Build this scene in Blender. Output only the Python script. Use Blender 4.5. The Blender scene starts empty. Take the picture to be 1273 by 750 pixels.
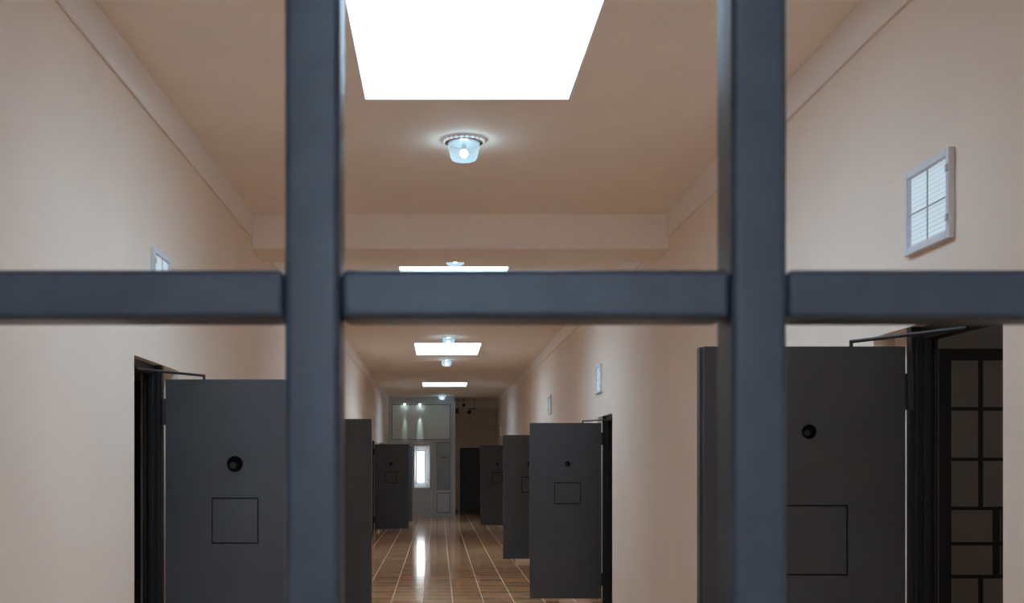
import bpy, bmesh, math, random
random.seed(4)
S = bpy.context.scene
COL = S.collection
EYE = 1.55
F = 1400.0
XL, XR = -1.48, 1.82           # corridor wall faces
CEIL = 3.53
WT = 0.13                      # wall thickness at the cell openings

# ------------------------------------------------------------------ materials
def srgb(r, g, b):
    f = lambda c: (c/255/12.92) if c/255 <= .04045 else ((c/255+.055)/1.055)**2.4
    return (f(r), f(g), f(b), 1)

def mat(name, col, rough=.6, metal=0, bump=0, bscale=40, var=0, vscale=3, spec=.5, coat=0, emit=None, estr=0):
    m = bpy.data.materials.new(name); m.use_nodes = True
    nt = m.node_tree; N = nt.nodes; L = nt.links
    p = N['Principled BSDF']
    p.inputs['Base Color'].default_value = col
    p.inputs['Roughness'].default_value = rough
    p.inputs['Metallic'].default_value = metal
    p.inputs['Specular IOR Level'].default_value = spec
    p.inputs['Coat Weight'].default_value = coat
    tc = N.new('ShaderNodeTexCoord')
    if var:
        n = N.new('ShaderNodeTexNoise'); n.inputs['Scale'].default_value = vscale; n.inputs['Detail'].default_value = 4
        L.new(tc.outputs['Object'], n.inputs['Vector'])
        r = N.new('ShaderNodeMapRange'); r.inputs['From Min'].default_value = .3; r.inputs['From Max'].default_value = .7
        r.inputs['To Min'].default_value = 1-var; r.inputs['To Max'].default_value = 1+var
        L.new(n.outputs['Fac'], r.inputs['Value'])
        h = N.new('ShaderNodeHueSaturation'); h.inputs['Color'].default_value = col
        L.new(r.outputs['Result'], h.inputs['Value']); L.new(h.outputs['Color'], p.inputs['Base Color'])
    if bump:
        n = N.new('ShaderNodeTexNoise'); n.inputs['Scale'].default_value = bscale; n.inputs['Detail'].default_value = 3
        L.new(tc.outputs['Object'], n.inputs['Vector'])
        b = N.new('ShaderNodeBump'); b.inputs['Strength'].default_value = bump; b.inputs['Distance'].default_value = .004
        L.new(n.outputs['Fac'], b.inputs['Height']); L.new(b.outputs['Normal'], p.inputs['Normal'])
    if emit:
        p.inputs['Emission Color'].default_value = emit; p.inputs['Emission Strength'].default_value = estr
    return m

M = {}
M['wall'] = mat('peach_plaster', (.88, .735, .61, 1), .75, bump=.25, bscale=55, var=.03, vscale=1.2, spec=.25)
M['ceiling'] = mat('ceiling_paint', (.945, .855, .78, 1), .8, bump=.12, bscale=30, var=.02, spec=.2)
M['band'] = mat('cornice_paint', (.90, .83, .78, 1), .75, spec=.25)
M['shaft'] = mat('shaft_white', (.86, .86, .86, 1), .7)
M['steel'] = mat('charcoal_door_paint', (.078, .083, .092, 1), .45, bump=.12, bscale=25, var=.06, vscale=5, spec=.32)
M['steel_d'] = mat('black_frame_paint', (.018, .018, .019, 1), .45, bump=.1, bscale=60, spec=.4)
M['bars'] = mat('grille_blue_grey_paint', (.047, .077, .118, 1), .33, bump=.1, bscale=45, var=.12, vscale=25, spec=.36)
M['black'] = mat('black_plastic', (.012, .012, .012, 1), .4)
M['peep'] = mat('peephole_gap_shade_black', (.003, .003, .003, 1), .8, spec=.1)
M['white'] = mat('white_metal', (.72, .74, .76, 1), .4, spec=.5)
M['pvc'] = mat('grey_white_pvc', (.5, .5, .5, 1), .35, spec=.5)
M['seal'] = mat('grey_gasket', (.10, .10, .10, 1), .6)
M['chrome'] = mat('chrome', (.55, .57, .6, 1), .2, metal=1)
M['skirt'] = mat('brown_tile_skirting', (.23, .125, .085, 1), .25, var=.1, vscale=8)
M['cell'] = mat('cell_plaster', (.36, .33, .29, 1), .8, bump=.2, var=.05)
M['sky'] = mat('skylight_opal', (.8, .85, .9, 1), .5, emit=(.525, .765, 1, 1), estr=10.8)
M['day'] = mat('daylight_pane', (.8, .85, .9, 1), .5, emit=(.88, .96, 1, 1), estr=7.0)
M['endfill'] = mat('end_fill_pane', (.8, .85, .9, 1), .5, emit=(.55, .78, 1, 1), estr=14)
M['celllight'] = mat('cell_fill_pane', (.8, .85, .9, 1), .5, emit=(.95, .96, 1, 1), estr=1.5)
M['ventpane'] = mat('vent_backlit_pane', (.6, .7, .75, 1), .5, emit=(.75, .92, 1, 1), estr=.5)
M['bulb'] = mat('bulb', (.9, .95, 1, 1), .5, emit=(.55, .84, 1, 1), estr=150)
M['spotled'] = mat('spot_led', (.9, .95, 1, 1), .5, emit=(.8, .97, 1, 1), estr=25)
M['vest'] = mat('vestibule_paint', (.6, .62, .6, 1), .8)
M['paper'] = mat('paper_white', (.6, .6, .6, 1), .7)

def glassy(name, tint, transp, rough, emit=0):
    m = bpy.data.materials.new(name); m.use_nodes = True
    nt = m.node_tree; N = nt.nodes; L = nt.links
    for n in list(N): N.remove(n)
    out = N.new('ShaderNodeOutputMaterial')
    p = N.new('ShaderNodeBsdfPrincipled'); p.inputs['Base Color'].default_value = tint; p.inputs['Roughness'].default_value = rough
    if emit:
        p.inputs['Emission Color'].default_value = (.72, .9, .98, 1); p.inputs['Emission Strength'].default_value = emit
    t = N.new('ShaderNodeBsdfTransparent'); mx = N.new('ShaderNodeMixShader'); mx.inputs[0].default_value = transp
    L.new(p.outputs[0], mx.inputs[1]); L.new(t.outputs[0], mx.inputs[2]); L.new(mx.outputs[0], out.inputs[0])
    return m
M['clear'] = glassy('clear_glass', (.5, .6, .58, 1), .85, .05)
M['frost'] = glassy('frosted_glass', (.33, .37, .36, 1), .25, .25)
M['beads'] = glassy('crystal_beads', (.6, .65, .7, 1), .1, .1, emit=.55)
M['lampglass'] = glassy('ribbed_lamp_glass', (.12, .16, .18, 1), .55, .12, emit=.42)

# fluted upper pane: horizontal ripples spread highlights into vertical streaks
m = mat('fluted_translucent_pane', (.72,.76,.70, 1), .3, spec=.6)
nt = m.node_tree; N = nt.nodes; L = nt.links
tc = N.new('ShaderNodeTexCoord'); w = N.new('ShaderNodeTexWave'); w.bands_direction = 'Z'; w.inputs['Scale'].default_value = 12
L.new(tc.outputs['Object'], w.inputs['Vector'])
b = N.new('ShaderNodeBump'); b.inputs['Strength'].default_value = .5; b.inputs['Distance'].default_value = .01
L.new(w.outputs['Fac'], b.inputs['Height']); L.new(b.outputs['Normal'], N['Principled BSDF'].inputs['Normal'])
M['fluted'] = m

# floor tiles
T = .345
m = bpy.data.materials.new('glossy_brown_floor_tile'); m.use_nodes = True
nt = m.node_tree; N = nt.nodes; L = nt.links; p = N['Principled BSDF']
tc = N.new('ShaderNodeTexCoord')
mp = N.new('ShaderNodeMapping'); mp.inputs['Location'].default_value = (-.16 + 10*T, .0 + 30*T, 0)
L.new(tc.outputs['Object'], mp.inputs['Vector'])
br = N.new('ShaderNodeTexBrick'); br.offset = 0; br.squash = 1
br.inputs['Scale'].default_value = 1; br.inputs['Brick Width'].default_value = T; br.inputs['Row Height'].default_value = T
br.inputs['Mortar Size'].default_value = .0052; br.inputs['Mortar Smooth'].default_value = .1; br.inputs['Bias'].default_value = 0
br.inputs['Color1'].default_value = (.50, .225, .09, 1); br.inputs['Color2'].default_value = (.68, .36, .17, 1)
br.inputs['Mortar'].default_value = (.66,.49,.34, 1)
L.new(mp.outputs['Vector'], br.inputs['Vector'])
mp2 = N.new('ShaderNodeMapping'); mp2.inputs['Scale'].default_value = (2.2, 16, 1)
L.new(tc.outputs['Object'], mp2.inputs['Vector'])
ns = N.new('ShaderNodeTexNoise'); ns.inputs['Scale'].default_value = 2; ns.inputs['Detail'].default_value = 5
L.new(mp2.outputs['Vector'], ns.inputs['Vector'])
rr = N.new('ShaderNodeMapRange'); rr.inputs['From Min'].default_value = .3; rr.inputs['From Max'].default_value = .7
rr.inputs['To Min'].default_value = .7; rr.inputs['To Max'].default_value = 1.3
L.new(ns.outputs['Fac'], rr.inputs['Value'])
hs = N.new('ShaderNodeHueSaturation'); L.new(br.outputs['Color'], hs.inputs['Color']); L.new(rr.outputs['Result'], hs.inputs['Value'])
L.new(hs.outputs['Color'], p.inputs['Base Color'])
p.inputs['Specular IOR Level'].default_value = .36
rg = N.new('ShaderNodeMapRange'); rg.inputs['To Min'].default_value = .10; rg.inputs['To Max'].default_value = .6
L.new(br.outputs['Fac'], rg.inputs['Value']); L.new(rg.outputs['Result'], p.inputs['Roughness'])
bp = N.new('ShaderNodeBump'); bp.invert = True; bp.inputs['Strength'].default_value = .5; bp.inputs['Distance'].default_value = .0015
L.new(br.outputs['Fac'], bp.inputs['Height'])
nz = N.new('ShaderNodeTexNoise'); nz.inputs['Scale'].default_value = 3; L.new(tc.outputs['Object'], nz.inputs['Vector'])
bp2 = N.new('ShaderNodeBump'); bp2.inputs['Strength'].default_value = .25; bp2.inputs['Distance'].default_value = .004
L.new(nz.outputs['Fac'], bp2.inputs['Height']); L.new(bp.outputs['Normal'], bp2.inputs['Normal'])
L.new(bp2.outputs['Normal'], p.inputs['Normal'])
M['floor'] = m

# ------------------------------------------------------------------ helpers
class MB:
    def __init__(self): self.v = []; self.f = []
    def box(self, x0, x1, y0, y1, z0, z1):
        x0, x1 = sorted((x0, x1)); y0, y1 = sorted((y0, y1)); z0, z1 = sorted((z0, z1))
        n = len(self.v)
        self.v += [(x0,y0,z0),(x1,y0,z0),(x1,y1,z0),(x0,y1,z0),(x0,y0,z1),(x1,y0,z1),(x1,y1,z1),(x0,y1,z1)]
        self.f += [tuple(n+i for i in q) for q in ((0,3,2,1),(4,5,6,7),(0,1,5,4),(1,2,6,5),(2,3,7,6),(3,0,4,7))]
        return self
    def lathe(self, prof, axis='z', c=(0,0,0), n=32, flute=0, k=16):
        """prof: list of (radius, height); closed at both ends if the radius is 0"""
        base = len(self.v)
        for (r, h) in prof:
            for i in range(n):
                a = 2*math.pi*i/n
                q = r*(1+flute*math.cos(k*a))
                u, w = q*math.cos(a), q*math.sin(a)
                if axis == 'z': P = (u, w, h)
                elif axis == 'y': P = (u, h, w)
                else: P = (h, u, w)
                self.v.append(tuple(P[j]+c[j] for j in range(3)))
        for s in range(len(prof)-1):
            for i in range(n):
                a, b2 = base+s*n+i, base+s*n+(i+1) % n
                self.f.append((a, b2, b2+n, a+n))
        self.f.append(tuple(base+i for i in range(n))); e = base+(len(prof)-1)*n
        self.f.append(tuple(e+n-1-i for i in range(n)))
        return self
    def tube(self, a, b, r, n=12):
        from mathutils import Vector
        a, b = Vector(a), Vector(b); d = (b-a).normalized()
        u = d.orthogonal().normalized(); w = d.cross(u); base = len(self.v)
        for P in (a, b):
            for i in range(n):
                t = 2*math.pi*i/n; self.v.append(tuple(P+u*r*math.cos(t)+w*r*math.sin(t)))
        for i in range(n):
            j = (i+1) % n; self.f.append((base+i, base+j, base+n+j, base+n+i))
        self.f.append(tuple(base+n-1-i for i in range(n))); self.f.append(tuple(base+n+i for i in range(n)))
        return self
    def build(self, name, material, parent=None, o=(0,0,0), bevel=0, smooth=False, seg=2):
        me = bpy.data.meshes.new(name)
        me.from_pydata([(x-o[0], y-o[1], z-o[2]) for x, y, z in self.v], [], self.f)
        bm = bmesh.new(); bm.from_mesh(me); bmesh.ops.recalc_face_normals(bm, faces=bm.faces); bm.to_mesh(me); bm.free()
        me.materials.append(material)
        ob = bpy.data.objects.new(name, me); COL.objects.link(ob)
        if parent: ob.parent = parent
        else: ob.location = o
        if bevel:
            md = ob.modifiers.new('bevel', 'BEVEL'); md.width = bevel; md.segments = seg; md.limit_method = 'ANGLE'; md.angle_limit = .6
        if smooth or bevel:
            me.polygons.foreach_set('use_smooth', [True]*len(me.polygons))
            if smooth:
                md = ob.modifiers.new('split', 'EDGE_SPLIT'); md.split_angle = .7
            else:
                wn = ob.modifiers.new('wn', 'WEIGHTED_NORMAL'); wn.keep_sharp = True
        return ob

def tag(o, label=None, cat=None, group=None, kind=None):
    if label: o['label'] = label
    if cat: o['category'] = cat
    if group: o['group'] = group
    if kind: o['kind'] = kind
    return o
def empty(name, loc):
    o = bpy.data.objects.new(name, None); COL.objects.link(o); o.location = loc; o.empty_display_size = .1
    return o
def copy_tree(o, loc):
    c = o.copy(); COL.objects.link(c); c.location = loc
    for ch in list(o.children):
        d = ch.copy(); COL.objects.link(d); d.parent = c
        for g in list(ch.children):
            e = g.copy(); COL.objects.link(e); e.parent = d
    return c

# ------------------------------------------------------------------ room shell
Y0, Y1 = -8.0, 35.9
OW = .74
# (side, y of leaf front face, opening far-jamb y, opening near y)
right_open = [(4.36, 4.39, 3.63), (12.5, 12.53, 11.78), (17.72, 17.75, 17.0), (27.45, 27.48, 26.73)]
left_open  = [(6.06, 6.09, 5.48), (11.38, 11.41, 10.66), (25.9, 25.93, 25.18), (29.2, 29.23, 28.48)]
OH = 2.08
RB = .32                       # shallow rebate in the wall behind each open leaf

def wall_with_openings(name, xin, sgn, opens):
    mb = MB(); xo = xin+sgn*WT; y = Y0
    for lf, far, near in sorted(opens, key=lambda t: t[2]):
        mb.box(xin, xo, y, near, 0, CEIL); mb.box(xin, xo, near, far+RB, OH, CEIL); mb.box(xin+sgn*.09, xo, far, far+RB, 0, OH); y = far+RB
    mb.box(xin, xo, y, Y1+.2, 0, CEIL)
    o = mb.build(name, M['wall']); return o
tag(wall_with_openings('wall_left', XL, -1, left_open), 'long peach plaster wall with grey light falling on it, beside the half hidden small vent', 'wall', kind='structure')
tag(wall_with_openings('wall_right', XR, 1, right_open), 'long peach plaster wall carrying the large white louvred vent', 'wall', kind='structure')

f = MB().box(XL-2.6, XR+2.8, Y0-.2, Y1+.4, -.15, 0).build('floor', M['floor'])
tag(f, 'glossy brown tiled corridor floor with pale grout lines', 'floor', kind='structure')

SX0, SX1 = -.40, .71
SKY = [(-3.6, -1.6), (4.05, 6.12), (11.3, 13.3), (18.47, 20.47), (27.4, 28.87)]
SH = .75
mb = MB(); y = Y0-.2
for a, b_ in SKY:
    mb.box(XL-WT, XR+WT, y, a, CEIL, CEIL+.2)
    mb.box(XL-WT, SX0, a, b_, CEIL, CEIL+.2); mb.box(SX1, XR+WT, a, b_, CEIL, CEIL+.2); y = b_
mb.box(XL-WT, XR+WT, y, Y1+.2, CEIL, CEIL+.2)
tag(mb.build('ceiling', M['ceiling']), 'dull pinkish beige painted corridor ceiling', 'ceiling', kind='structure')

labs = ['white skylight panel behind the viewer, over the grille',
        'largest white skylight, nearest to the camera, between the two upright bars',
        'thin sliver of white skylight just over the horizontal bar',
        'white skylight under the horizontal bar with a lamp at each end',
        'narrow white skylight farthest down the corridor, above the glazed partition']
for i, (a, b_) in enumerate(SKY):
    e = empty('window_%d' % (i+1), ((SX0+SX1)/2, (a+b_)/2, CEIL)); o = e.location
    tag(e, labs[i], 'skylight', kind='structure')
    t = .03; g = .0
    s = MB()
    s.box(SX0-t, SX0, a-t, b_+t, CEIL+.2, CEIL+SH); s.box(SX1, SX1+t, a-t, b_+t, CEIL+.2, CEIL+SH)
    s.box(SX0, SX1, a-t, a, CEIL+.2, CEIL+SH); s.box(SX0, SX1, b_, b_+t, CEIL+.2, CEIL+SH)
    s.box(SX0, SX0+.004, a, b_, CEIL+.002, CEIL+.2); s.box(SX1-.004, SX1, a, b_, CEIL+.002, CEIL+.2)
    s.box(SX0, SX1, a, a+.004, CEIL+.002, CEIL+.2); s.box(SX0, SX1, b_-.004, b_, CEIL+.002, CEIL+.2)
    s.build('shaft', M['shaft'], e, o)
    MB().box(SX0-t, SX1+t, a-t, b_+t, CEIL+SH, CEIL+SH+.02).build('glass_pane', M['sky'], e, o)

for nm, x, sg in (('left', XL, 1), ('right', XR, -1)):
    mb = MB()
    for a, b_ in ((Y0, 8.9), (9.5, Y1)):
        mb.box(x, x+sg*.016, a, b_, 3.335, CEIL)
    tag(mb.build('trim_'+nm, M['band'], bevel=.004), 'pale painted band along the top of the wall %s' % ('with the large vent' if nm == 'right' else 'with the half hidden vent'), 'cornice', kind='structure')
    base = MB(); y = Y0
    for lf, far, near in sorted(left_open if nm == 'left' else right_open, key=lambda t: t[2]):
        base.box(x, x+sg*.012, y, near, 0, .085); y = far+RB
    base.box(x, x+sg*.012, y, Y1, 0, .085)
    tag(base.build('baseboard_'+nm, M['skirt']), 'low brown tile skirting at the foot of the wall %s' % ('with the large vent' if nm == 'right' else 'with the half hidden vent'), 'baseboard', kind='structure')
tag(MB().box(XL, XR, 8.9, 9.5, 3.25, CEIL).build('trim_beam', M['ceiling'], bevel=.006), 'broad beige ceiling beam crossing behind the nearest round lamp', 'beam', kind='structure')
tag(MB().box(.46, XR, 35.4, Y1, 3.30, CEIL).build('trim_bulkhead', M['ceiling']), 'dark bulkhead over the back wall beside the partition', 'beam', kind='structure')

# back wall with its steel door and the daylight window of the vestibule
DX0, DX1 = .69, 1.52
WX0, WX1, WZ0, WZ1 = -.70, -.43, .94, 1.97
mb = MB(); yb = Y1
VX0, VX1, VZ0, VZ1 = -.80, -.27, .80, 2.12
mb.box(XL-WT, VX0, yb, yb+.25, 0, CEIL); mb.box(VX0, VX1, yb, yb+.25, 0, VZ0); mb.box(VX0, VX1, yb, yb+.25, VZ1, CEIL)
mb.box(DX0, DX1, yb+.15, yb+.25, 0, 2.06)
mb.box(VX1, DX0, yb, yb+.25, 0, CEIL); mb.box(DX0, DX1, yb, yb+.25, 2.06, CEIL); mb.box(DX1, XR+WT, yb, yb+.25, 0, CEIL)
tag(mb.build('wall_back', M['wall']), 'shadowed orange brown end wall beside the glazed partition', 'wall', kind='structure')
tag(MB().box(XL-WT, XR+WT, Y0-.2, Y0, 0, CEIL).build('wall_front', M['wall']), 'peach plaster wall closing the corridor behind the viewer', 'wall', kind='structure')
tag(MB().box(.47, DX0-.06, yb-.012, yb, 0, .085).box(DX1+.06, XR, yb-.012, yb, 0, .085).build('baseboard_back', M['skirt']), 'dark tile skirting at the foot of the shadowed end wall', 'baseboard', kind='structure')

e = empty('window_6', ((WX0+WX1)/2, yb, WZ0)); o = e.location
tag(e, 'small blazing daylight window seen through the glazed partition door', 'window', kind='structure')
MB().box(WX0, WX1, yb+.20, yb+.22, WZ0, WZ1).build('glass_pane', M['day'], e, o)
fr = .02
rv = MB(); rv.v = [(VX0,yb,VZ0),(VX1,yb,VZ0),(VX1,yb,VZ1),(VX0,yb,VZ1),(WX0-.01,yb+.17,WZ0-.01),(WX1+.01,yb+.17,WZ0-.01),(WX1+.01,yb+.17,WZ1+.01),(WX0-.01,yb+.17,WZ1+.01),
  (VX0,yb+.2,VZ0),(VX1,yb+.2,VZ0),(VX1,yb+.2,VZ1),(VX0,yb+.2,VZ1),(WX0-.01,yb+.2,WZ0-.01),(WX1+.01,yb+.2,WZ0-.01),(WX1+.01,yb+.2,WZ1+.01),(WX0-.01,yb+.2,WZ1+.01)]
for i in range(4):
    j = (i+1) % 4
    rv.f += [(i, j, j+4, i+4), (i, i+8, j+8, j), (i+4, j+4, j+12, i+12), (i+8, i+12, j+12, j+8)]
rv.build('glow_reveal', M['shaft'], e, o)  # added white splay, shaped to stand in for the glow round the window
MB().box(WX0, WX0+fr, yb+.17, yb+.198, WZ0, WZ1).box(WX1-fr, WX1, yb+.17, yb+.198, WZ0, WZ1).box(WX0+fr, WX1-fr, yb+.17, yb+.198, WZ0, WZ0+fr).box(WX0+fr, WX1-fr, yb+.17, yb+.198, WZ1-fr, WZ1).build('window_frame', M['white'], e, o, bevel=.004)

e = empty('door_9', ((DX0+DX1)/2, yb, 0)); o = e.location
tag(e, 'dark closed steel door in the shadowed end wall at the corridor end', 'door', kind='structure')
MB().box(DX0, DX0+.05, yb-.03, yb+.12, 0, 2.06).box(DX1-.05, DX1, yb-.03, yb+.12, 0, 2.06).box(DX0+.05, DX1-.05, yb-.03, yb+.12, 2.0, 2.06).build('door_frame', M['steel_d'], e, o, bevel=.004)
MB().box(DX0+.055, DX1-.055, yb+.01, yb+.07, .02, 1.995).build('door_leaf', M['steel'], e, o, bevel=.003)
MB().box(DX0+.09, DX0+.13, yb-.005, yb+.01, .98, 1.14).tube((DX0+.11, yb-.04, 1.06), (DX0+.23, yb-.04, 1.06), .009).tube((DX0+.11, yb+.0, 1.06), (DX0+.11, yb-.04, 1.06), .009).build('door_handle', M['steel_d'], e, o)

e = empty('window_8', (.17, Y0, 2.1)); o = e.location
tag(e, 'added glowing window high in the end wall behind the viewer, lighting the grille', 'window', kind='structure')
MB().box(-.65, .99, Y0+.004, Y0+.02, 2.1, 3.2).build('glass_pane', M['endfill'], e, o)  # unseen window added to light the front of the grille
mb = MB()
for x in (-.70, -.13, .42, .99): mb.box(x, x+.05, Y0, Y0+.05, 2.05, 3.25)
mb.box(-.65, .99, Y0, Y0+.05, 2.05, 2.1).box(-.65, .99, Y0, Y0+.05, 3.2, 3.25)
mb.build('window_frame', M['white'], e, o)

# ------------------------------------------------------------------ cell spaces behind the openings
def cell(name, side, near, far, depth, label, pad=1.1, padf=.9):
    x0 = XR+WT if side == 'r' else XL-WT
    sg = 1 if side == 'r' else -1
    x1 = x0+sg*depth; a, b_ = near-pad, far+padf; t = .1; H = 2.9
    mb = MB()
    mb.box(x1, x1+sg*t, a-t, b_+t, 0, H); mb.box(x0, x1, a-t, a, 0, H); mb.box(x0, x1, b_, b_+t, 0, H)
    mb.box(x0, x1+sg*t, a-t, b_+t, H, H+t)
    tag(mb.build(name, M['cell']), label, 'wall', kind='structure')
    return x0, x1, a, b_
side_names = ['nearest', 'second', 'third', 'farthest']
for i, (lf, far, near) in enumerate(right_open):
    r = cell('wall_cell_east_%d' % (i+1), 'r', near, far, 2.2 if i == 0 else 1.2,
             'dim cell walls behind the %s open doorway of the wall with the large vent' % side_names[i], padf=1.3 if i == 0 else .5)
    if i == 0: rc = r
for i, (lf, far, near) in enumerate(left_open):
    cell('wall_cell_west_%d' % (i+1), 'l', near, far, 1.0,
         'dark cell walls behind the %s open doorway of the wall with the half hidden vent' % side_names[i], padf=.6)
e = empty('window_7', (rc[1], 3.7, 1.4)); o = e.location
tag(e, 'daylit window inside the cell behind the barred gate', 'window', kind='structure')
MB().box(rc[1]-.03, rc[1]-.01, 3.1, 4.1, 1.45, 2.35).build('glass_pane', M['celllight'], e, o)  # unseen pane added so the cell behind the gate gets some light
mb = MB()
for y in (3.06, 3.57, 4.10): mb.box(rc[1]-.05, rc[1], y, y+.04, 1.41, 2.39)
mb.box(rc[1]-.05, rc[1], 3.10, 4.1, 1.41, 1.45).box(rc[1]-.05, rc[1], 3.10, 4.1, 2.35, 2.39)
mb.build('window_frame', M['white'], e, o)

# ------------------------------------------------------------------ cell doors (leaf standing open square to the wall)
def cell_door(n, side, lf, far, near, label, pz=1.55, pr=.042, hw=.24, hh=.235, hz=1.244, width=.79, bottom=.054, top=2.005, near_det=True):
    sg = -1 if side == 'r' else 1           # direction from the wall into the corridor
    xw = XR if side == 'r' else XL
    X = lambda d: xw+sg*d                   # d metres into the corridor
    e = empty('door_%d' % n, (xw, far, 0)); o = e.location
    tag(e, label, 'door', kind='structure')
    # steel frame lining the opening
    fr = MB()
    w = .045
    fr.box(X(-.004), X(-.103), far-w, far-.001, 0, OH); fr.box(X(-.045), X(-.103), near+.001, near+w, 0, OH)
    fr.box(X(-.045), X(-.103), near+w, far-w, OH-.05, OH-.001)
    # stops folded into the profile
    fr.box(X(-.05), X(-.075), far-w-.012, far-w, 0, OH-.05); fr.box(X(-.02), X(-.03), far-w-.006, far-w, 0, OH-.05)
    fr.box(X(-.088), X(-.103), far-w-.016, far-w, 0, OH-.05)
    fr.build('door_frame', M['steel_d'], e, o, bevel=.002)
    # leaf: core box and a front skin cut out round the food hatch
    a0, a1 = .012, width; y0 = lf; th = .062; gv = .004+lf*.0004
    hx = .385; g = gv
    hx0, hx1, hz0, hz1 = hx-hw/2-g, hx+hw/2+g, hz-hh/2-g, hz+hh/2+g
    lfm = MB()
    lfm.box(X(a0), X(a1), y0+.012, y0+th, bottom, top)
    ys = y0; ye = y0+.012
    lfm.box(X(a0), X(hx0), ys, ye, bottom, top); lfm.box(X(hx1), X(a1), ys, ye, bottom, top)
    lfm.box(X(hx0), X(hx1), ys, ye, bottom, hz0); lfm.box(X(hx0), X(hx1), ys, ye, hz1, top)
    # rebated lock edge on the free side
    lfm.box(X(a1), X(a1+.012), y0+.03, y0+th+.012, bottom, top)
    leaf = lfm.build('door_leaf', M['steel'], e, o)
    MB().box(X(hx0), X(hx1), y0+.0112, y0+.0119, hz0, hz1).build('hatch_gap_shade', M['peep'], e, o)  # black backing paints the shadow line in the gap round the hatch
    h = MB().box(X(hx0+g), X(hx1-g), y0+.0005, y0+.011, hz0+g, hz1-g)
    h.build('food_hatch', M['steel'], e, o)
    pm = MB().lathe([(pr, .001), (pr, -.002), (pr*.86, -.0025), (pr*.8, .0), (pr*.3, .0008)], 'y', (X(hx), y0-.001, pz), 32)
    ring = pm.build('peephole', M['peep'], e, o, smooth=True)
    MB().lathe([(pr*.42, .0), (pr*.42, -.0025), (pr*.36, -.003)], 'y', (X(hx)-pr*.25, y0, pz-pr*.2), 24).build('peephole_cover', M['steel_d'], ring, o, smooth=True)
    for zc in (1.83, .27):
        hb = MB().lathe([(.013, zc-.07), (.013, zc-.002), (.010, zc-.002), (.010, zc+.002), (.013, zc+.002), (.013, zc+.07)], 'z', (X(.0), y0-.010, 0), 14)
        hl = MB().box(X(-.012), X(.012), y0-.003, y0+.02, zc-.07, zc+.07)
        hb.build('hinge', M['steel_d'], e, o, smooth=True); hl.build('hinge_plate', M['steel_d'], e, o)
    # limiting stay: rod from the top of the leaf to the head of the frame
    st = MB(); zt = 2.026
    st.tube((X(.215), y0+.02, top), (X(.215), y0+.02, zt+.006), .007).tube((X(.215), y0+.02, zt), (X(-.03), max(y0-.42, near+.03), zt), .007)
    st.tube((X(-.03), max(y0-.42, near+.03), zt), (X(-.05), max(y0-.42, near+.03), OH-.03), .009)
    st.build('door_stay', M['steel_d'], e, o)
    return e

R, Lo = right_open, left_open
cell_door(1, 'r', *R[0], label='largest dark steel door, open beside the barred gate, crossed by an upright bar', pz=1.675, pr=.028, hw=.29, hh=.262, hz=1.254)
cell_door(2, 'l', *Lo[0], label='open charcoal steel door partly behind the upright bar, with square hatch and big peephole', pr=.043)
cell_door(3, 'r', *R[1], label='open grey steel door with whole hatch and peephole in clear view between the bars', pr=.03, hw=.28, hh=.225, hz=1.224)
cell_door(4, 'l', *Lo[1], label='open steel door mostly hidden behind the upright bar, only its free edge showing', pr=.035)
cell_door(5, 'r', *R[2], label='brownish grey open steel door just behind the one with the whole hatch in view', pr=.035, hw=.24, hh=.23, hz=1.22)
cell_door(6, 'l', *Lo[2], label='distant open steel door with a peephole, standing before the glazed partition', pr=.04, hz=1.24)
cell_door(7, 'r', *R[3], label='distant blue grey open steel door next to the dark door in the end wall', pr=.035, hz=1.22)
cell_door(8, 'l', *Lo[3], label='narrow strip of a distant steel door showing beside the glazed partition door', pr=.04)

# ------------------------------------------------------------------ barred inner gates, opened into the cells
def gate(side, y, label, H=2.005):
    sg = 1 if side == 'r' else -1
    xh = (1.966 if side == 'r' else -1.622)
    X = lambda d: xh+sg*d
    e = empty('barred_gate', (xh, y, 0)); o = e.location
    tag(e, label, 'gate', group='barred gates swung into the cells')
    W = .70; d = .035
    fm = MB()
    fm.box(X(0), X(.058), y, y+d, .05, H); fm.box(X(W-.055), X(W), y, y+d, .05, H)
    fm.box(X(.055), X(W-.055), y, y+d, H-.045, H); fm.box(X(.055), X(W-.055), y, y+d, .05, .095)
    fm.build('gate_frame', M['steel_d'], e, o, bevel=.003)
    r = .007
    zs = [1.768, 1.568, 1.374, 1.234, 1.104, .90, .70, .50, .30]
    for z in zs:
        MB().box(X(.055), X(W-.055), y+.010, y+.024, z-r, z+r).build('cross_bar', M['steel_d'], e, o)
    for d0 in (.180, .30, .43, .555):
        MB().box(X(d0-r), X(d0+r), y+.011, y+.023, 1.374, H-.045).build('upright_bar', M['steel_d'], e, o)
        MB().box(X(d0-r), X(d0+r), y+.011, y+.023, .095, 1.104).build('upright_bar', M['steel_d'], e, o)
    MB().box(X(.232), X(.252), y+.008, y+.028, 1.104, 1.374).box(X(.266), X(.274), y+.008, y+.028, 1.104, 1.374).build('slot_frame', M['steel_d'], e, o)
    for z in (1.67, .35):
        MB().lathe([(.011, z-.06), (.011, z+.06)], 'z', (X(-.009), y+.012, 0), 12).build('hinge', M['steel_d'], e, o, smooth=True)
gate('r', 4.44, 'black barred lattice gate seen through the doorway beside the largest dark door')
gate('l', 6.13, 'black barred gate edge in the narrow doorway beside the charcoal door with square hatch')

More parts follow.
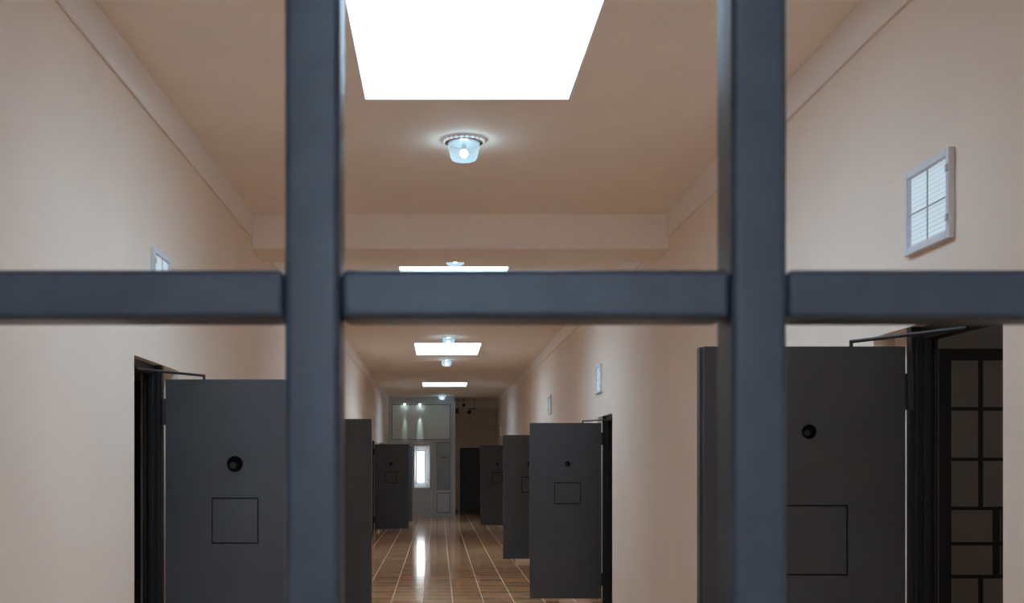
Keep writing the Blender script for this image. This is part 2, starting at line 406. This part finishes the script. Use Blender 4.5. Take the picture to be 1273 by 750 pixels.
# ------------------------------------------------------------------ louvred vents over the doors
def vent(side, y, label, w=.385, z0=2.35, z1=2.67):
    sg = -1 if side == 'r' else 1
    xw = XR if side == 'r' else XL
    X = lambda d: xw+sg*d
    e = empty('louvred_vent', (xw, y, z0)); o = e.location
    tag(e, label, 'vent', group='louvred vents over the cell doors')
    a, b_ = y-w/2, y+w/2; t = .028
    MB().box(X(0), X(.022), a, a+t, z0, z1).box(X(0), X(.022), b_-t, b_, z0, z1).box(X(0), X(.022), a+t, b_-t, z0, z0+t).box(X(0), X(.022), a+t, b_-t, z1-t, z1).build('vent_frame', M['white'], e, o, bevel=.003)
    for zh in (z0+.06, z1-.085):
        MB().box(X(.022), X(.030), a+.006, a+.02, zh, zh+.025).build('hinge', M['white'], e, o, bevel=.002)
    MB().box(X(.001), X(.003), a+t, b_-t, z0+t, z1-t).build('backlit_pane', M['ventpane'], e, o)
    mb = MB(); n = 15
    for i in range(n):
        z = z0+t+.004+(z1-z0-2*t-.004)*i/n
        k = len(mb.v)
        mb.v += [(X(.003), a+t, z+.006), (X(.003), b_-t, z+.006), (X(.012), b_-t, z), (X(.012), a+t, z),
                 (X(.003), a+t, z+.0085), (X(.003), b_-t, z+.0085), (X(.012), b_-t, z+.0025), (X(.012), a+t, z+.0025)]
        mb.f += [tuple(k+j for j in q) for q in ((0,1,2,3),(4,7,6,5),(0,3,7,4),(1,5,6,2),(2,6,7,3),(0,4,5,1))]
    mb.build('louvre_slats', M['white'], e, o)
    MB().box(X(.012), X(.016), y-.003, y+.003, z0+t, z1-t).build('glazing_bar', M['pvc'], e, o)
    MB().box(X(.012), X(.0155), a+t, b_-t, (z0+z1)/2-.012, (z0+z1)/2-.007).build('glazing_bar', M['pvc'], e, o)
    return e
vent('r', 4.16, 'large white louvred vent high on the plaster wall, glowing bluish, nearest to the camera')
vent('l', 5.98, 'white louvred vent peeping over the horizontal bar on the wall opposite the large vent')
vent('r', 12.72, 'small white vent above the door with the whole hatch in view')
vent('r', 18.3, 'second smallest bright vent slit above the brownish grey door')
vent('r', 28.5, 'tiny vent sliver above the distant blue grey door')
vent('r', 32.7, 'farthest vent sliver beside the shadowed end wall')
vent('l', 25.9, 'tiny vent sliver above the distant door before the glazed partition')
vent('l', 32.1, 'farthest tiny vent sliver beside the upper pane of the glazed partition')

# ------------------------------------------------------------------ ceiling lamps
def lamp(x, y):
    e = empty('ceiling_lamp', (x, y, CEIL)); o = e.location
    z = CEIL
    MB().lathe([(.10, z), (.116, z-.004), (.118, z-.020), (.108, z-.026), (.098, z-.026)], 'z', (x, y, 0), 48).build('lamp_base', M['chrome'], e, o, smooth=True)
    bd = MB().lathe([(.112, z-.020), (.120, z-.018), (.1235, z-.012), (.120, z-.006), (.112, z-.004)], 'z', (x, y, 0), 220, flute=.045, k=22)
    bd.build('glass_beads', M['beads'], e, o, smooth=True)
    MB().lathe([(.094, z-.027), (.099, z-.045), (.097, z-.052), (.089, z-.058), (.087, z-.08), (.080, z-.112), (.070, z-.124), (.05, z-.130), (.02, z-.132)], 'z', (x, y, 0), 96, flute=.02, k=16).build('lamp_shade', M['lampglass'], e, o, smooth=True)
    MB().lathe([(.003, z-.108), (.014, z-.104), (.022, z-.094), (.024, z-.083), (.021, z-.072), (.012, z-.063), (.010, z-.060)], 'z', (x, y, 0), 20).build('bulb', M['bulb'], e, o, smooth=True)
    MB().lathe([(.012, z-.060), (.014, z-.026)], 'z', (x, y, 0), 16).build('bulb_socket', M['chrome'], e, o, smooth=True)
    return e
LX = .156
l0 = lamp(LX, 6.88)
tag(l0, 'round glass ceiling lamp with beaded chrome rim, under the largest skylight', 'lamp', 'round glass ceiling lamps')
for y, lb in ((10.5, 'glass lamp tip barely showing over the thin skylight sliver at the horizontal bar'),
              (17.55, 'round glass ceiling lamp overlapping the near edge of the skylight below the horizontal bar'),
              (21.35, 'round glass ceiling lamp just past the skylight below the horizontal bar'),
              (32.5, 'farthest round ceiling lamp shining before the glazed partition top')):
    c = copy_tree(l0, (LX if y < 30 else .10, y, CEIL)); c['label'] = lb

# ------------------------------------------------------------------ glazed white partition at the corridor end
PY = 33.3; s = F/PY
px = lambda p: (p-545)/s
pz = lambda q: EYE+(577-q)/s
e = empty('glazed_partition', (px(525), PY, 0)); o = e.location
tag(e, 'grey white glazed partition with fluted upper pane closing most of the corridor end', 'partition')
T2 = PY+.06
xa, xb = XL+.001, px(565); ztop = 3.44
fm = MB()
def bx(a, b_, c, d): fm.box(a, b_, PY, T2, c, d)
bx(xa, px(487), 0, ztop); bx(px(560), xb, 0, ztop)                       # side posts
bx(px(487), px(560), pz(503), ztop)                                      # head
bx(px(487), px(560), pz(550), pz(547))                                   # transom
bx(px(487), px(513), pz(553), pz(550)); bx(px(537), px(543), 0, pz(550)) # mullion
bx(px(543), px(560), pz(613), pz(609)); bx(px(487), px(509), pz(613), pz(609)); bx(px(509), px(512.5), 0, pz(553))
fm.build('partition_frame', M['pvc'], e, o, bevel=.004)
MB().box(xb-.002, xb+.02, PY-.02, T2+.02, 0, ztop).build('corner_post', M['white'], e, o)
MB().box(xa, xb, PY+.01, PY+.05, ztop, CEIL).build('head_panel', M['pvc'], e, o)
MB().box(px(487), px(560), PY+.025, PY+.035, pz(547), pz(503)).build('upper_pane', M['fluted'], e, o)
def gasket(a, b_, c, d):
    g = .018; MB().box(a, b_, PY+.018, PY+.024, c, c+g).box(a, b_, PY+.018, PY+.024, d-g, d).box(a, a+g, PY+.018, PY+.024, c+g, d-g).box(b_-g, b_, PY+.018, PY+.024, c+g, d-g).build('gasket', M['seal'], e, o)
gasket(px(487), px(560), pz(547), pz(503)); gasket(px(543), px(560), pz(609), pz(550)); gasket(px(543), px(560), .1, pz(613))
MB().box(px(543), px(560), PY+.025, PY+.035, pz(609), pz(550)).build('side_pane', M['frost'], e, o)
MB().box(px(487), px(509), PY+.025, PY+.035, pz(609), pz(553)).build('side_pane', M['frost'], e, o)
MB().box(px(543), px(560), PY+.02, PY+.045, .0, pz(613)).build('lower_panel', M['pvc'], e, o)
MB().box(px(487), px(509), PY+.02, PY+.045, .0, pz(613)).build('lower_panel', M['pvc'], e, o)
MB().box(px(548), px(555), PY-.003, PY+.0, pz(569), pz(567.5)).build('sign_strip', M['black'], e, o)
# its door
e = empty('door_10', (px(513), PY-.01, 0)); o = e.location
tag(e, 'glazed grey white partition door through which the bright window shows', 'door', kind='structure')
dm = MB(); d0, d1 = px(513), px(536.5); ya, yb2 = PY-.01, PY+.05; zt = pz(551.5)
w = .05
dm.box(d0, d0+w, ya, yb2, .02, zt); dm.box(d1-w, d1, ya, yb2, .02, zt); dm.box(d0+w, d1-w, ya, yb2, zt-.05, zt)
dm.box(d0+w, d1-w, ya, yb2, .02, .09); dm.box(d0+w, d1-w, ya, yb2, pz(611), pz(607))
dm.build('door_frame', M['pvc'], e, o, bevel=.004)
MB().box(d0+w, d1-w, PY+.015, PY+.025, pz(607), zt-.05).build('glass_pane', M['clear'], e, o)
MB().box(d0+w, d1-w, PY+.01, PY+.035, .09, pz(611)).build('lower_panel', M['pvc'], e, o)
MB().box(d1-.04, d1-.012, ya-.008, ya, 1.0, 1.16).tube((d1-.026, ya-.045, 1.08), (d1-.14, ya-.045, 1.08), .009).tube((d1-.026, ya, 1.08), (d1-.026, ya-.045, 1.08), .009).build('door_handle', M['white'], e, o)
# vestibule side wall behind the partition
tag(MB().box(.40, .46, T2+.02, Y1, 0, CEIL).build('wall_vestibule', M['vest']), 'pale side wall of the lobby behind the glazed partition', 'wall', kind='structure')

# two small spotlights on the partition head
for i, (p_, lb) in enumerate(((503, 'small spotlight on the partition head, closer to the corner'), (522, 'small spotlight on the partition head, closer to the round lamp'))):
    x = px(p_); z = pz(502.5)
    if i == 0:
        sp = empty('spotlight', (x, PY-.07, z)); o = sp.location
        MB().box(x-.02, x+.02, PY-.05, PY-.001, z+.02, z+.06).lathe([(.03, z+.05), (.036, z+.04), (.036, z-.005), (.03, z-.005)], 'z', (x, PY-.07, 0), 20).build('spot_housing', M['white'], sp, o)
        MB().lathe([(.030, z-.004), (.030, z-.012), (.02, z-.02), (.005, z-.024)], 'z', (x, PY-.07, 0), 20).build('spot_lens', M['spotled'], sp, o, smooth=True)
    else:
        sp = copy_tree(sp, (x, PY-.07, z))
    tag(sp, lb, 'spotlight', 'spotlights on the partition head')
    ld = bpy.data.lights.new('spot_beam', 'SPOT'); ld.energy = 20; ld.color = (.8, .97, 1); ld.spot_size = math.radians(15); ld.spot_blend = .8; ld.shadow_soft_size = .02
    lo = bpy.data.objects.new('spot_beam', ld); COL.objects.link(lo); lo.parent = sp; lo.location = (0, 0, -.03)
    lo.rotation_euler = (math.radians(7), 0, 0)

# ------------------------------------------------------------------ security cameras by the partition
cy = 34.6; s2 = F/cy
cx = lambda p: (p-545)/s2
cz = lambda q: EYE+(577-q)/s2
e = empty('junction_box', (.46, 34.0, cz(511))); o = e.location
tag(e, 'black box fixed beside the partition corner post under the ceiling', 'box')
zc = EYE+(577-511)/(F/34)
MB().box(.46, .62, 33.95, 34.12, zc-.08, zc+.08).build('box_body', M['black'], e, o, bevel=.01)
MB().box(.60, .605, 33.97, 34.1, zc-.07, zc+.07).build('box_lid', M['black'], e, o)
MB().box(.46, .475, 33.93, 34.14, zc-.10, zc+.10).build('back_plate', M['steel_d'], e, o)
e = empty('dome_camera', (cx(576.5), cy, CEIL)); o = e.location
tag(e, 'small dark dome camera hanging from the ceiling beyond the partition post', 'camera')
x, z = cx(576.5), cz(504)
MB().lathe([(.006, z+.04), (.006, CEIL-.012), (.05, CEIL-.012), (.05, CEIL)], 'z', (x, cy, 0), 20).build('mount', M['black'], e, o)
MB().lathe([(.005, z-.05), (.03, z-.042), (.046, z-.02), (.05, z+.005), (.045, z+.03), (.02, z+.042)], 'z', (x, cy, 0), 24).build('dome', M['black'], e, o, smooth=True)
e = empty('bullet_camera', (cx(588), cy, CEIL)); o = e.location
tag(e, 'dark bullet camera on a thin bracket near the end wall bulkhead', 'camera')
x, z = cx(583.5), cz(513)
MB().tube((x-.02, cy-.1, z), (x+.03, cy+.12, z+.02), .055, 20).build('camera_body', M['black'], e, o, bevel=.005)
MB().tube((x, cy, z+.05), (x+.02, cy, cz(508.5)), .012).box(x-.02, cx(592), cy-.02, cy+.02, cz(509.2), cz(508)).tube((cx(590), cy, cz(508.5)), (cx(590), cy, CEIL), .005).build('bracket', M['black'], e, o)
for k in (586.3, 587.6):
    MB().tube((cx(k), cy, cz(509)), (cx(k), cy, cz(516)), .012).build('cable', M['white'], e, o)

# ------------------------------------------------------------------ foreground grille of square tube
GS = 1380.0; GY = F/GS
e = empty('bar_grille', ((XL+XR)/2, GY, 0)); o = e.location
tag(e, 'blue grey painted square tube grille crossing the whole view close to the camera', 'grille')
for k in range(-3, 5):
    xc = -.114+.404*k
    MB().box(xc-.025, xc+.025, GY, GY+.062, 0, CEIL).build('upright_bar', M['bars'], e, o, bevel=.007, seg=3)
xs = [-.114+.404*k for k in range(-3, 5)]
edges = [XL]+[v for xc in xs for v in (xc-.0255, xc+.0255)]+[XR]
hzc = EYE+(577-365.5)/(F/(GY+.004))
for zc in (.35, .95, hzc, 2.6, 3.3):
    hb = MB()
    for i in range(0, len(edges), 2):
        hb.box(edges[i], edges[i+1], GY+.004, GY+.058, zc-.0225, zc+.0225)
    hb.build('cross_bar', M['bars'], e, o, bevel=.007, seg=3)

# ------------------------------------------------------------------ world, camera, view
w = bpy.data.worlds.new('world'); S.world = w; w.use_nodes = True
w.node_tree.nodes['Background'].inputs[0].default_value = (.6, .75, 1, 1)
w.node_tree.nodes['Background'].inputs[1].default_value = .6
cd = bpy.data.cameras.new('camera'); cam = bpy.data.objects.new('camera', cd); COL.objects.link(cam)
cam.location = (0, 0, EYE); cam.rotation_euler = (math.radians(90), 0, 0)
cd.sensor_width = 36; cd.lens = F/1273*36
cd.shift_x = (636.5-545)/1273; cd.shift_y = (577-375)/1273
cd.clip_start = .05; cd.clip_end = 200
cd.dof.use_dof = True; cd.dof.focus_distance = 8.0; cd.dof.aperture_fstop = 8.5
S.camera = cam
S.view_settings.view_transform = 'Standard'; S.view_settings.look = 'None'
S.view_settings.exposure = 0; S.view_settings.gamma = 1; S.view_settings.use_curve_mapping = False
S.cycles.max_bounces = 12; S.cycles.diffuse_bounces = 8; S.cycles.transparent_max_bounces = 8
